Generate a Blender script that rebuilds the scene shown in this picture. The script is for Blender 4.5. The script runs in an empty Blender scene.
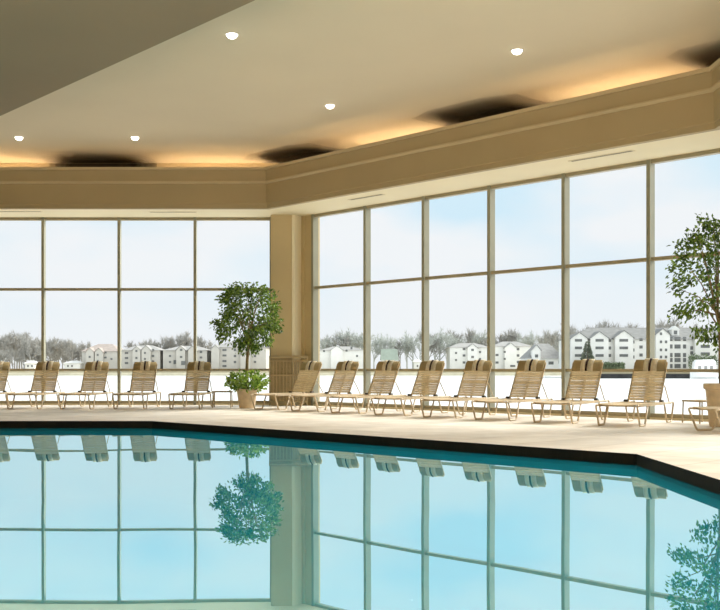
import bpy, bmesh, math, random
from mathutils import Vector, Matrix
random.seed(7)
S = bpy.context.scene
C = S.collection
PI = math.pi
H = 0.92                     # camera height above the deck
F = 1020.0                   # focal length in pixels of the 720 px wide frame

# ------------------------------------------------------------------ materials
def mat(name, col, rough=0.6, spec=0.3, metal=0.0, var=0.0, scale=6.0, bump=0.0, col2=None, coord='Object'):
    m = bpy.data.materials.new(name); m.use_nodes = True
    nt = m.node_tree; b = nt.nodes['Principled BSDF']
    b.inputs['Base Color'].default_value = (*col, 1)
    b.inputs['Roughness'].default_value = rough
    b.inputs['Specular IOR Level'].default_value = spec
    b.inputs['Metallic'].default_value = metal
    if var or bump or col2:
        tc = nt.nodes.new('ShaderNodeTexCoord'); n = nt.nodes.new('ShaderNodeTexNoise')
        n.inputs['Scale'].default_value = scale; n.inputs['Detail'].default_value = 4
        nt.links.new(tc.outputs[coord], n.inputs['Vector'])
        if var or col2:
            r = nt.nodes.new('ShaderNodeValToRGB')
            lo = col2 if col2 else tuple(c*(1-var) for c in col)
            hi = col if col2 else tuple(min(1, c*(1+var)) for c in col)
            r.color_ramp.elements[0].color = (*lo, 1); r.color_ramp.elements[0].position = 0.3
            r.color_ramp.elements[1].color = (*hi, 1); r.color_ramp.elements[1].position = 0.7
            nt.links.new(n.outputs['Fac'], r.inputs['Fac'])
            nt.links.new(r.outputs['Color'], b.inputs['Base Color'])
        if bump:
            bp = nt.nodes.new('ShaderNodeBump'); bp.inputs['Strength'].default_value = bump
            bp.inputs['Distance'].default_value = 0.01
            nt.links.new(n.outputs['Fac'], bp.inputs['Height']); nt.links.new(bp.outputs['Normal'], b.inputs['Normal'])
    return m

def emis(name, col, strength):
    m = bpy.data.materials.new(name); m.use_nodes = True
    nt = m.node_tree; nt.nodes.clear()
    e = nt.nodes.new('ShaderNodeEmission'); o = nt.nodes.new('ShaderNodeOutputMaterial')
    e.inputs['Color'].default_value = (*col, 1); e.inputs['Strength'].default_value = strength
    nt.links.new(e.outputs[0], o.inputs[0]); return m

def fabric(name, col, see=0.18, trans=0.35):
    m = bpy.data.materials.new(name); m.use_nodes = True
    nt = m.node_tree; nt.nodes.clear()
    o = nt.nodes.new('ShaderNodeOutputMaterial')
    d = nt.nodes.new('ShaderNodeBsdfDiffuse'); t = nt.nodes.new('ShaderNodeBsdfTranslucent')
    tr = nt.nodes.new('ShaderNodeBsdfTransparent')
    tc = nt.nodes.new('ShaderNodeTexCoord'); w = nt.nodes.new('ShaderNodeTexNoise')
    w.inputs['Scale'].default_value = 14
    r = nt.nodes.new('ShaderNodeValToRGB')
    r.color_ramp.elements[0].color = (*[c*0.82 for c in col], 1); r.color_ramp.elements[1].color = (*[min(1, c*1.12) for c in col], 1)
    nt.links.new(tc.outputs['Object'], w.inputs['Vector']); nt.links.new(w.outputs['Fac'], r.inputs['Fac'])
    nt.links.new(r.outputs[0], d.inputs['Color']); nt.links.new(r.outputs[0], t.inputs['Color'])
    m1 = nt.nodes.new('ShaderNodeMixShader'); m1.inputs[0].default_value = trans
    nt.links.new(d.outputs[0], m1.inputs[1]); nt.links.new(t.outputs[0], m1.inputs[2])
    m2 = nt.nodes.new('ShaderNodeMixShader'); m2.inputs[0].default_value = see
    nt.links.new(m1.outputs[0], m2.inputs[1]); nt.links.new(tr.outputs[0], m2.inputs[2])
    nt.links.new(m2.outputs[0], o.inputs[0]); return m

def glass_mat():
    m = bpy.data.materials.new('window_glass'); m.use_nodes = True
    nt = m.node_tree; nt.nodes.clear()
    o = nt.nodes.new('ShaderNodeOutputMaterial')
    t = nt.nodes.new('ShaderNodeBsdfTransparent'); t.inputs[0].default_value = (0.985, 0.995, 0.995, 1)
    g = nt.nodes.new('ShaderNodeBsdfGlossy'); g.inputs['Roughness'].default_value = 0.02
    mx = nt.nodes.new('ShaderNodeMixShader'); mx.inputs[0].default_value = 0.007
    nt.links.new(t.outputs[0], mx.inputs[1]); nt.links.new(g.outputs[0], mx.inputs[2]); nt.links.new(mx.outputs[0], o.inputs[0])
    return m

def water_mat():
    m = bpy.data.materials.new('pool_water'); m.use_nodes = True
    nt = m.node_tree; nt.nodes.clear()
    o = nt.nodes.new('ShaderNodeOutputMaterial')
    tc = nt.nodes.new('ShaderNodeTexCoord'); mp = nt.nodes.new('ShaderNodeMapping')
    mp.inputs['Scale'].default_value = (0.55, 0.28, 1)
    n = nt.nodes.new('ShaderNodeTexNoise'); n.inputs['Scale'].default_value = 1.0; n.inputs['Detail'].default_value = 1.0
    bp = nt.nodes.new('ShaderNodeBump'); bp.inputs['Strength'].default_value = 0.045; bp.inputs['Distance'].default_value = 0.12
    nt.links.new(tc.outputs['Object'], mp.inputs['Vector']); nt.links.new(mp.outputs[0], n.inputs['Vector'])
    nt.links.new(n.outputs['Fac'], bp.inputs['Height'])
    g = nt.nodes.new('ShaderNodeBsdfGlossy'); g.inputs['Roughness'].default_value = 0.0
    g.inputs['Color'].default_value = WATER_GLOSS
    nt.links.new(bp.outputs[0], g.inputs['Normal'])
    t = nt.nodes.new('ShaderNodeBsdfTransparent'); t.inputs[0].default_value = (0.25, 0.85, 0.9, 1)
    d = nt.nodes.new('ShaderNodeBsdfDiffuse'); d.inputs[0].default_value = WATER_BODY
    tl = nt.nodes.new('ShaderNodeBsdfTranslucent'); tl.inputs[0].default_value = WATER_BODY
    murk = nt.nodes.new('ShaderNodeMixShader'); murk.inputs[0].default_value = 0.5
    nt.links.new(d.outputs[0], murk.inputs[1]); nt.links.new(tl.outputs[0], murk.inputs[2])
    body = nt.nodes.new('ShaderNodeMixShader'); body.inputs[0].default_value = 0.8
    nt.links.new(t.outputs[0], body.inputs[1]); nt.links.new(murk.outputs[0], body.inputs[2])
    fr = nt.nodes.new('ShaderNodeFresnel'); fr.inputs['IOR'].default_value = 1.33
    ma = nt.nodes.new('ShaderNodeMath'); ma.operation = 'MULTIPLY_ADD'
    ma.inputs[1].default_value = 0.18; ma.inputs[2].default_value = 0.55
    nt.links.new(fr.outputs[0], ma.inputs[0])
    mx = nt.nodes.new('ShaderNodeMixShader')
    nt.links.new(ma.outputs[0], mx.inputs[0]); nt.links.new(body.outputs[0], mx.inputs[1]); nt.links.new(g.outputs[0], mx.inputs[2])
    nt.links.new(mx.outputs[0], o.inputs[0]); return m

def tile_mat(name, col, grout, size, rough=0.5, var=0.08, rot=0.0, gap=0.012):
    m = bpy.data.materials.new(name); m.use_nodes = True
    nt = m.node_tree; b = nt.nodes['Principled BSDF']
    b.inputs['Roughness'].default_value = rough; b.inputs['Specular IOR Level'].default_value = 0.35
    tc = nt.nodes.new('ShaderNodeTexCoord'); mp = nt.nodes.new('ShaderNodeMapping'); mp.inputs['Rotation'].default_value = (0, 0, rot)
    br = nt.nodes.new('ShaderNodeTexBrick'); br.inputs['Scale'].default_value = 1.0
    br.inputs['Brick Width'].default_value = size; br.inputs['Row Height'].default_value = size
    br.inputs['Mortar Size'].default_value = gap; br.inputs['Mortar Smooth'].default_value = 0.3
    br.inputs['Color1'].default_value = (*[c*(1-var) for c in col], 1); br.inputs['Color2'].default_value = (*[min(1, c*(1+var)) for c in col], 1)
    br.inputs['Mortar'].default_value = (*grout, 1)
    n = nt.nodes.new('ShaderNodeTexNoise'); n.inputs['Scale'].default_value = 1.6; n.inputs['Detail'].default_value = 6
    r = nt.nodes.new('ShaderNodeValToRGB'); r.color_ramp.elements[0].color = (0.80, 0.78, 0.74, 1); r.color_ramp.elements[1].color = (1, 1, 1, 1)
    r.color_ramp.elements[0].position = .3; r.color_ramp.elements[1].position = .7
    mm = nt.nodes.new('ShaderNodeMix'); mm.data_type = 'RGBA'; mm.blend_type = 'MULTIPLY'; mm.inputs[0].default_value = 1
    nt.links.new(tc.outputs['Object'], mp.inputs[0]); nt.links.new(mp.outputs[0], br.inputs['Vector'])
    nt.links.new(tc.outputs['Object'], n.inputs['Vector']); nt.links.new(n.outputs['Fac'], r.inputs[0])
    nt.links.new(br.outputs['Color'], mm.inputs[6]); nt.links.new(r.outputs[0], mm.inputs[7])
    nt.links.new(mm.outputs[2], b.inputs['Base Color'])
    return m

WATER_GLOSS = (0.79, 0.96, 1.0, 1)
WATER_BODY = (0.01, 0.44, 0.54, 1)
M = {}
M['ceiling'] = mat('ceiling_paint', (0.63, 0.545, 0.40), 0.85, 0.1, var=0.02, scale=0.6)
M['drop'] = mat('dropped_ceiling_shaded', (0.265, 0.205, 0.132), 0.85, 0.1, var=0.03, scale=0.5)  # shade away from the windows put into a darker tone
M['fascia'] = mat('fascia_paint', (0.41, 0.32, 0.18), 0.7, 0.2, var=0.03, scale=1.0)
M['mould'] = mat('moulding_paint', (0.50, 0.40, 0.24), 0.6, 0.3, var=0.03, scale=2)
M['soffit'] = mat('soffit_paint', (0.80, 0.70, 0.48), 0.7, 0.2, var=0.02, scale=1.0)
M['wall'] = mat('wall_paint', (0.58, 0.47, 0.29), 0.75, 0.2, var=0.03, scale=1.2)
M['pier'] = mat('pier_paint', (0.60, 0.48, 0.28), 0.7, 0.2, var=0.03, scale=1.5)
M['dark_cove'] = mat('cove_shade_tone', (0.055, 0.042, 0.026), 0.95, 0.0, var=0.2, scale=3)  # shade of the unlit cove put into a dark colour
M['mullion'] = mat('mullion_paint', (0.30, 0.29, 0.21), 0.4, 0.4, var=0.05, scale=3)
M['transom'] = mat('transom_paint', (0.36, 0.31, 0.20), 0.45, 0.4, var=0.05, scale=3)
M['glass'] = glass_mat()
M['deck'] = tile_mat('travertine_deck', (0.89, 0.83, 0.74), (0.72, 0.64, 0.53), 0.9, 0.55, 0.07, math.radians(-46))
M['band'] = tile_mat('black_waterline_tile', (0.007, 0.006, 0.004), (0.012, 0.010, 0.008), 0.15, 0.8, 0.3, gap=0.003)
M['basin'] = tile_mat('aqua_pool_tile', (0.10, 0.62, 0.68), (0.2, 0.6, 0.62), 0.25, 0.4, 0.08, gap=0.006)
M['water'] = water_mat()
M['frame'] = mat('lounger_tube', (0.58, 0.47, 0.31), 0.4, 0.5, var=0.05, scale=8)
M['strap'] = fabric('lounger_strap', (0.68, 0.57, 0.38), 0.16, 0.48)
M['seat'] = fabric('lounger_strap_lit', (0.80, 0.68, 0.50), 0.06, 0.25)  # tan strap paled for the window light falling on the seat
M['pad'] = fabric('head_pad_fabric', (0.54, 0.43, 0.24), 0.03, 0.42)
M['pale'] = fabric('pale_strap_fabric', (0.92, 0.82, 0.64), 0.0, 0.35)
M['darkstrap'] = mat('dark_strap', (0.045, 0.025, 0.02), 0.7, 0.2, var=0.1, scale=20)
M['hinge'] = mat('hinge_plastic', (0.06, 0.05, 0.035), 0.5, 0.4, var=0.1, scale=20)
M['pot'] = mat('terracotta_pot', (0.66, 0.53, 0.36), 0.75, 0.2, var=0.12, scale=9, bump=0.2)
M['soil'] = mat('potting_soil', (0.035, 0.028, 0.02), 0.95, 0.05, var=0.4, scale=40, bump=0.6)
M['bark'] = mat('ficus_bark', (0.22, 0.17, 0.09), 0.85, 0.15, var=0.25, scale=22, bump=0.4)
M['screen'] = mat('screen_bronze', (0.42, 0.33, 0.19), 0.5, 0.4, var=0.08, scale=8)
M['meshfab'] = fabric('screen_mesh', (0.52, 0.41, 0.24), 0.55, 0.1)
M['vent'] = mat('vent_slot', (0.16, 0.13, 0.075), 0.6, 0.2, var=0.1, scale=12)
M['ventframe'] = mat('vent_frame', (0.72, 0.62, 0.42), 0.6, 0.3, var=0.03, scale=8)
M['table'] = mat('table_tube', (0.40, 0.30, 0.17), 0.4, 0.5, var=0.05, scale=8)
M['lamp'] = emis('downlight_glow', (1.0, 0.97, 0.88), 9.0)
M['trimring'] = mat('downlight_ring', (0.85, 0.82, 0.74), 0.4, 0.4, var=0.02, scale=8)
M['cove'] = emis('cove_tube_glow', (1.0, 0.74, 0.46), 42.0)
M['housing'] = mat('cove_housing', (0.7, 0.66, 0.56), 0.5, 0.3, var=0.03, scale=8)
def leaf_mat(name, a, b):
    m = bpy.data.materials.new(name); m.use_nodes = True
    nt = m.node_tree; nt.nodes.clear(); o = nt.nodes.new('ShaderNodeOutputMaterial')
    tc = nt.nodes.new('ShaderNodeTexCoord'); n = nt.nodes.new('ShaderNodeTexNoise'); n.inputs['Scale'].default_value = 9
    r = nt.nodes.new('ShaderNodeValToRGB'); r.color_ramp.elements[0].color = (*a, 1); r.color_ramp.elements[1].color = (*b, 1)
    r.color_ramp.elements[0].position = .38; r.color_ramp.elements[1].position = .64
    p = nt.nodes.new('ShaderNodeBsdfPrincipled'); p.inputs['Roughness'].default_value = .45
    t = nt.nodes.new('ShaderNodeBsdfTranslucent'); mx = nt.nodes.new('ShaderNodeMixShader'); mx.inputs[0].default_value = .35
    nt.links.new(tc.outputs['Object'], n.inputs['Vector']); nt.links.new(n.outputs['Fac'], r.inputs[0])
    nt.links.new(r.outputs[0], p.inputs['Base Color']); nt.links.new(r.outputs[0], t.inputs[0])
    nt.links.new(p.outputs[0], mx.inputs[1]); nt.links.new(t.outputs[0], mx.inputs[2]); nt.links.new(mx.outputs[0], o.inputs[0])
    return m
M['leaf'] = leaf_mat('ficus_leaf', (0.035, 0.085, 0.012), (0.24, 0.36, 0.05))
M['leaf2'] = leaf_mat('underplant_leaf', (0.09, 0.18, 0.02), (0.36, 0.50, 0.09))
# far shore; distant haze put into the pale tree colours
M['sea'] = mat('bay_water', (0.80, 0.83, 0.83), 0.25, 0.5, var=0.02, scale=0.05)  # white sky reflection put into the base colour
M['land'] = mat('far_shore_grass', (0.46, 0.41, 0.28), 0.95, 0.0, var=0.15, scale=0.15)
M['seawall'] = mat('seawall_stone', (0.05, 0.05, 0.05), 0.9, 0.1, var=0.3, scale=0.6)
M['sand'] = mat('pale_bank', (0.66, 0.60, 0.44), 0.9, 0.1, var=0.1, scale=0.4)
M['white'] = mat('white_siding', (0.80, 0.79, 0.75), 0.8, 0.1, var=0.05, scale=0.5)
M['offwhite'] = mat('cream_siding', (0.54, 0.515, 0.465), 0.8, 0.1, var=0.05, scale=0.5)
M['roof'] = mat('grey_shingle', (0.27, 0.27, 0.26), 0.9, 0.05, var=0.12, scale=1.0)
M['roof2'] = mat('pinkish_shingle', (0.40, 0.345, 0.31), 0.9, 0.05, var=0.12, scale=1.0)
M['roof3'] = mat('pale_shingle', (0.36, 0.355, 0.34), 0.9, 0.05, var=0.1, scale=1.0)
M['farglass'] = mat('far_window', (0.15, 0.155, 0.15), 0.4, 0.3, var=0.2, scale=0.7)
M['twig'] = mat('grey_twig', (0.42, 0.41, 0.38), 0.95, 0.0, var=0.15, scale=0.4)
M['twig2'] = mat('pale_twig', (0.54, 0.56, 0.52), 0.95, 0.0, var=0.15, scale=0.4)
M['twig3'] = mat('brown_twig', (0.40, 0.38, 0.34), 0.95, 0.0, var=0.15, scale=0.4)
M['conifer'] = mat('conifer_needles', (0.17, 0.19, 0.14), 0.9, 0.0, var=0.3, scale=0.8)
M['hedge'] = mat('hedge_leaf', (0.22, 0.27, 0.17), 0.9, 0.0, var=0.3, scale=0.8)
M['greenshed'] = mat('green_shed_paint', (0.36, 0.41, 0.34), 0.9, 0.0, var=0.1, scale=0.8)
M['boat'] = mat('boat_gelcoat', (0.92, 0.92, 0.90), 0.4, 0.4, var=0.02, scale=0.6)

# ------------------------------------------------------------------ mesh helpers
def nb(): return bmesh.new()
def box(bm, lo, hi, mtx=None):
    vs = [bm.verts.new((x, y, z)) for x in (lo[0], hi[0]) for y in (lo[1], hi[1]) for z in (lo[2], hi[2])]
    if mtx is not None:
        for v in vs: v.co = mtx @ v.co
    for f in ((0,1,3,2),(4,6,7,5),(0,4,5,1),(2,3,7,6),(0,2,6,4),(1,5,7,3)):
        bm.faces.new([vs[i] for i in f])
    return vs
def beam(bm, a, b, w, h, up=Vector((0,0,1))):
    """rectangular bar from a to b: w across, h along up"""
    a = Vector(a); b = Vector(b); d = (b-a).normalized(); s = d.cross(up)
    if s.length < 1e-6: s = Vector((1,0,0))
    s.normalize(); u = s.cross(d).normalized()
    vs = []
    for p in (a, b):
        for i, j in ((-1,-1),(1,-1),(1,1),(-1,1)):
            vs.append(bm.verts.new(p + s*(i*w/2) + u*(j*h/2)))
    bm.faces.new(vs[0:4][::-1]); bm.faces.new(vs[4:8])
    for i in range(4):
        j = (i+1) % 4
        bm.faces.new((vs[i], vs[j], vs[4+j], vs[4+i]))
def tube(bm, pts, r, seg=8, r2=None, cap=True):
    pts = [Vector(p) for p in pts]; n = len(pts); rings = []
    t0 = (pts[1]-pts[0]).normalized()
    ref = Vector((0,0,1)) if abs(t0.z) < 0.9 else Vector((1,0,0))
    s = t0.cross(ref).normalized()
    for i, p in enumerate(pts):
        if i == 0: t = pts[1]-pts[0]
        elif i == n-1: t = pts[-1]-pts[-2]
        else: t = (pts[i+1]-pts[i]).normalized() + (pts[i]-pts[i-1]).normalized()
        t.normalize()
        s = (s - t*s.dot(t))
        if s.length < 1e-5: s = t.orthogonal()
        s.normalize(); u = t.cross(s)
        rr = r if r2 is None else r + (r2-r)*i/(n-1)
        rings.append([bm.verts.new(p + s*(math.cos(2*PI*k/seg)*rr) + u*(math.sin(2*PI*k/seg)*rr)) for k in range(seg)])
    for a, b in zip(rings, rings[1:]):
        for k in range(seg):
            j = (k+1) % seg; bm.faces.new((a[k], a[j], b[j], b[k]))
    if cap:
        bm.faces.new(rings[0][::-1]); bm.faces.new(rings[-1])
def rounded(pts, rad, n=5):
    """polyline with its inner corners rounded"""
    pts = [Vector(p) for p in pts]; out = [pts[0]]
    for i in range(1, len(pts)-1):
        p = pts[i]; a = pts[i-1]-p; b = pts[i+1]-p
        r = min(rad, a.length*0.45, b.length*0.45)
        a = p + a.normalized()*r; b = p + b.normalized()*r
        for k in range(n+1):
            t = k/n; out.append(a*(1-t)**2 + p*2*t*(1-t) + b*t*t)
    out.append(pts[-1]); return out
def lathe(bm, prof, seg=32, c=(0,0,0)):
    rings = []
    for r, z in prof:
        rings.append([bm.verts.new((c[0]+r*math.cos(2*PI*k/seg), c[1]+r*math.sin(2*PI*k/seg), c[2]+z)) for k in range(seg)])
    for a, b in zip(rings, rings[1:]):
        for k in range(seg):
            j = (k+1) % seg; bm.faces.new((a[k], a[j], b[j], b[k]))
    bm.faces.new(rings[0][::-1]); bm.faces.new(rings[-1])
def prism(bm, poly, z0, z1):
    lo = [bm.verts.new((x, y, z0)) for x, y in poly]; hi = [bm.verts.new((x, y, z1)) for x, y in poly]
    bm.faces.new(lo[::-1]); bm.faces.new(hi)
    for i in range(len(poly)):
        j = (i+1) % len(poly); bm.faces.new((lo[i], lo[j], hi[j], hi[i]))
def obj(name, bm, m, parent=None, smooth=False, bevel=0.0):
    bmesh.ops.recalc_face_normals(bm, faces=bm.faces)
    me = bpy.data.meshes.new(name); bm.to_mesh(me); bm.free()
    me.materials.append(m)
    if smooth:
        for p in me.polygons: p.use_smooth = True
    o = bpy.data.objects.new(name, me); C.objects.link(o)
    if parent is not None: o.parent = parent
    if bevel:
        b = o.modifiers.new('bevel', 'BEVEL'); b.width = bevel; b.segments = 2; b.limit_method = 'ANGLE'
    return o
def tag(o, label, cat, group=None, kind=None):
    o['label'] = label; o['category'] = cat
    if group: o['group'] = group
    if kind: o['kind'] = kind
    return o
def thing(name, label, cat, loc=(0,0,0), rz=0.0, group=None):
    o = bpy.data.objects.new(name, None); C.objects.link(o)
    o.location = loc; o.rotation_euler = (0, 0, rz); o.empty_display_size = 0.1
    return tag(o, label, cat, group)
def struct(name, bm, m, parent=None, smooth=False, bevel=0.0):
    o = obj(name, bm, m, parent, smooth, bevel)
    if parent is None: o['kind'] = 'structure'
    return o
def copy_tree(o, parent=None):
    c = o.copy(); C.objects.link(c)
    if parent is not None:
        c.parent = parent; c.matrix_parent_inverse = o.matrix_parent_inverse.copy()
    for ch in list(o.children): copy_tree(ch, c)
    return c

# ------------------------------------------------------------------ the room's plan
COT = 0.9686
AL = math.atan(1/COT)
U = Vector((math.cos(AL), -math.sin(AL), 0))        # along the right window wall, towards the camera
N = Vector((-math.sin(AL), -math.cos(AL), 0))       # out of that wall into the room
YW = 25.4                                           # left window wall
DW = 23.0                                           # X + COT*Y on the right window wall
P0 = Vector((DW-COT*YW, YW, 0))
XR = 6.96                                           # third wall
def corner2(d, x): return Vector((x, (d-x)/COT, 0))
P2 = corner2(DW, XR)
ZH = H+3.75                                         # window head = soffit
ZC = H+5.10                                         # ceiling
ZF = ZH+0.96                                        # top of the fascia
XL, YB = -15.0, -5.0                                # plain walls out of view
OFF = 1.4

# --- floor (deck) with the pool's opening
POOL = [(-14.0, 17.7), (13.53-COT*17.7, 17.7), (2.96, (13.53-2.96)/COT), (2.96, 3.0), (-14.0, 3.0)]
OUT = [(XL-.2, YW+.2), (P0.x+.1, YW+.2), (XR+.2, P2.y+.1), (XR+.2, YB-.2), (XL-.2, YB-.2)]
bm = nb()
def loop(bm, poly, z):
    vs = [bm.verts.new((x, y, z)) for x, y in poly]
    return [bm.edges.new((vs[i], vs[(i+1) % len(vs)])) for i in range(len(vs))]
e = loop(bm, OUT, 0) + loop(bm, POOL, 0)
bmesh.ops.triangle_fill(bm, use_beauty=True, use_dissolve=False, edges=e)
for f in bm.faces:
    if f.normal.z < 0: f.normal_flip()
fl = bpy.data.meshes.new('floor'); bm.to_mesh(fl); bm.free(); fl.materials.append(M['deck'])
fo = bpy.data.objects.new('floor', fl); C.objects.link(fo); fo['kind'] = 'structure'
WZ = -0.124
def band(name, z0, z1, m, off=0.0):
    bm = nb(); n = len(POOL)
    for i in range(n):
        a = Vector((*POOL[i], 0)); b = Vector((*POOL[(i+1) % n], 0))
        vs = [bm.verts.new((p.x, p.y, z)) for p, z in ((a, z0), (b, z0), (b, z1), (a, z1))]
        bm.faces.new(vs)
    bmesh.ops.remove_doubles(bm, verts=bm.verts, dist=1e-4)
    return bm
struct('trim_1', band('b', -0.17, 0.0, 0), M['band'])
bm = band('p', -1.35, -0.17, 0)
vs = [bm.verts.new((x, y, -1.35)) for x, y in POOL]; bm.faces.new(vs)
struct('pool_basin', bm, M['basin'])
bm = nb(); vs = [bm.verts.new((x, y, WZ)) for x, y in POOL]; f = bm.faces.new(vs)
w = struct('pool_water', bm, M['water'])
tag(w, 'calm teal pool water mirroring the windows and loungers', 'water', kind='structure')

# --- ceiling, dropped ceiling, plain walls
bm = nb(); prism(bm, [(x, y) for x, y in OUT], ZC, ZC+.2); struct('ceiling', bm, M['ceiling'])
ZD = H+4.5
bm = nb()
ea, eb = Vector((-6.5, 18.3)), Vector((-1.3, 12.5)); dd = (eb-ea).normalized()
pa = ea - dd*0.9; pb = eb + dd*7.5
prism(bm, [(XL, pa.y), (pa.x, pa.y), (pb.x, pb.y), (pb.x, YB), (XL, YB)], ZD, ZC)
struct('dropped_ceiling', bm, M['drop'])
bm = nb(); box(bm, (XL-.2, YB, 0), (XL, YW, ZC)); struct('wall_left', bm, M['wall'])
bm = nb(); box(bm, (XL, YB-.2, 0), (XR, YB, ZC)); struct('wall_back', bm, M['wall'])

# upper wall strips above the windows (behind the cove) - one per side
def wallstrip(name, a, b, out, z0, z1, m, th=0.2):
    bm = nb(); a = Vector(a); b = Vector(b); o = Vector(out)*th
    prism(bm, [(a.x, a.y), (b.x, b.y), (b.x+o.x, b.y+o.y), (a.x+o.x, a.y+o.y)], z0, z1)
    return struct(name, bm, m)
P3 = Vector((XR, YB, 0))
wallstrip('wall_far_left', (XL, YW, 0), P0, (0, 1, 0), ZH, ZC, M['wall'])
wallstrip('wall_right', P0, P2, -N, ZH, ZC, M['wall'])
wallstrip('wall_near_right', P2, P3, (1, 0, 0), ZH, ZC, M['wall'])

# soffit + fascia swept along the three window walls
def path(off):
    d = DW - off/math.sin(AL)
    y = YW-off
    return [Vector((XL, y, 0)), Vector((d-COT*y, y, 0)), corner2(d, XR-off), Vector((XR-off, YB, 0))]
def sweep(prof, m, name):
    """prof: closed list of (offset from the window wall, z)"""
    bm = nb(); rings = []
    for o, z in prof:
        rings.append([bm.verts.new((p.x, p.y, z)) for p in path(o)])
    n = len(rings)
    for i in range(n):
        a, b = rings[i], rings[(i+1) % n]
        for k in range(3): bm.faces.new((a[k], a[k+1], b[k+1], b[k]))
    for k in (0, 3): bm.faces.new([r[k] for r in rings])
    return struct(name, bm, m)
sweep([(0.0, ZH), (OFF-.12, ZH), (OFF-.12, ZH+.1), (0.0, ZH+.1)], M['soffit'], 'soffit')
sweep([(OFF-.12, ZH), (OFF, ZH), (OFF, ZH+.10), (OFF+.012, ZH+.115), (OFF+.012, ZH+.58), (OFF-.12, ZH+.58)], M['fascia'], 'fascia')
sweep([(OFF-.12, ZH+.58), (OFF+.03, ZH+.58), (OFF+.075, ZH+.615), (OFF+.075, ZH+.64), (OFF-.12, ZH+.64)], M['mould'], 'trim_2')
sweep([(OFF-.12, ZH+.64), (OFF+.045, ZH+.64), (OFF+.045, ZF-.06), (OFF-.12, ZF-.06)], M['fascia'], 'trim_3')
sweep([(OFF-.12, ZF-.06), (OFF+.09, ZF-.06), (OFF+.10, ZF), (OFF-.12, ZF)], M['mould'], 'trim_4')
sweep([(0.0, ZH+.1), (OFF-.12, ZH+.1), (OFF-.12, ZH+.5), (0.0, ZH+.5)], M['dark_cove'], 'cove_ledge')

# --- corner pier
pw = [(-2.18, YW+.2), (-2.18, 24.95), (-1.655, 24.95), (-1.62, 24.985), (-1.46, 25.23),
      tuple(P0.xy + U.xy*0.23), tuple(P0.xy + U.xy*0.62), tuple(P0.xy + U.xy*0.62 - N.xy*0.25)]
bm = nb(); prism(bm, pw, 0.0, ZH); struct('wall_corner', bm, M['pier'])
bm = nb(); prism(bm, [tuple(P0.xy+U.xy*.24+N.xy*.03), tuple(P0.xy+U.xy*.36+N.xy*.03), tuple(P0.xy+U.xy*.36-N.xy*.02), tuple(P0.xy+U.xy*.24-N.xy*.02)], 0, ZH)
struct('trim_5', bm, M['pier'])

bm = nb(); prism(bm, [(-1.665, 24.935), (-1.60, 24.965), (-1.445, 25.21), (-1.50, 25.23)], 0, ZH-.002); struct('trim_6', bm, M['soffit'])  # pale strip added as window light on the pier's return
# --- windows: bays between mullions
wn = [0]; tn = [6]
ZT = H+1.96           # transom
ZL = H-0.045          # lower rail
def bay(a, b, out):
    """window bay from a to b (floor points), out = outward direction"""
    wn[0] += 1
    a = Vector(a); b = Vector(b); o = Vector(out)
    root = bpy.data.objects.new('window_%d' % wn[0], None); C.objects.link(root); root['kind'] = 'structure'
    mid = (a+b)/2
    root.location = mid
    a = a-mid; b = b-mid; c = o*0.06
    for nm, z, h, d in (('bottom_rail', 0.07, .07, .13), ('lower_rail', ZL, .055, .10), ('transom', ZT, .065, .11), ('head_rail', ZH-.035, .07, .12)):
        bm = nb(); beam(bm, a+c+Vector((0,0,z)), b+c+Vector((0,0,z)), d, h); obj(nm, bm, M['transom'], root)
    bm = nb(); beam(bm, a+c+Vector((0,0,.017)), b+c+Vector((0,0,.017)), .2, .034); obj('sill', bm, M['soffit'], root)
    bm = nb(); g = o*0.075
    vs = [bm.verts.new(p) for p in (a+g+Vector((0,0,.1)), b+g+Vector((0,0,.1)), b+g+Vector((0,0,ZH-.07)), a+g+Vector((0,0,ZH-.07)))]
    bm.faces.new(vs); obj('glass_pane', bm, M['glass'], root)
    return root
def mullion(p, out, along, w=0.07, d=0.16):
    tn[0] += 1
    bm = nb(); p = Vector(p); o = Vector(out); al = Vector(along)
    q = [p+al*(w/2)-o*0.03, p-al*(w/2)-o*0.03, p-al*(w/2)+o*(d-.03), p+al*(w/2)+o*(d-.03)]
    prism(bm, [(v.x, v.y) for v in q], 0, ZH)
    return struct('trim_%d' % tn[0], bm, M['mullion'])
# left window wall
LM = [-2.216-1.893*k for k in range(0, 7)]
for k, x in enumerate(LM):
    mullion((x, YW, 0), (0, 1, 0), (1, 0, 0), w=0.065, d=.15)
    if k: bay((x+.032, YW, 0), (LM[k-1]-.032, YW, 0), (0, 1, 0))
bm = nb(); box(bm, (XL, YW, 0), (LM[-1]-.03, YW+.2, ZH)); struct('wall_far_end', bm, M['wall'])
# right window wall
RM = [0.654+1.826*k for k in range(0, 7)]
for k, s in enumerate(RM):
    mullion(P0+U*s, -N, U, w=0.075, d=.17)
    if k: bay(P0+U*(RM[k-1]+.037), P0+U*(s-.037), -N)
L2 = (P2-P0).length
pt = lambda s, o=0.0: tuple((P0+U*s+N*o).xy)
bm = nb(); prism(bm, [pt(RM[-1]+.03), pt(L2), (XR, P2.y-.6), (XR+.2, P2.y-.6), (XR+.2, P2.y+.1), pt(RM[-1]+.03, -.2)], 0, ZH)
struct('wall_right_corner', bm, M['pier'])
# third window wall (out of frame, to the right)
TM = [P2.y-.6-1.83*k for k in range(0, 6)]
for k, y in enumerate(TM):
    mullion((XR, y, 0), (1, 0, 0), (0, 1, 0), w=.075, d=.17)
    if k: bay((XR, TM[k-1]-.037, 0), (XR, y+.037, 0), (1, 0, 0))
bm = nb(); box(bm, (XR, YB, 0), (XR+.2, TM[-1]-.03, ZH)); struct('wall_near_end', bm, M['wall'])

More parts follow.
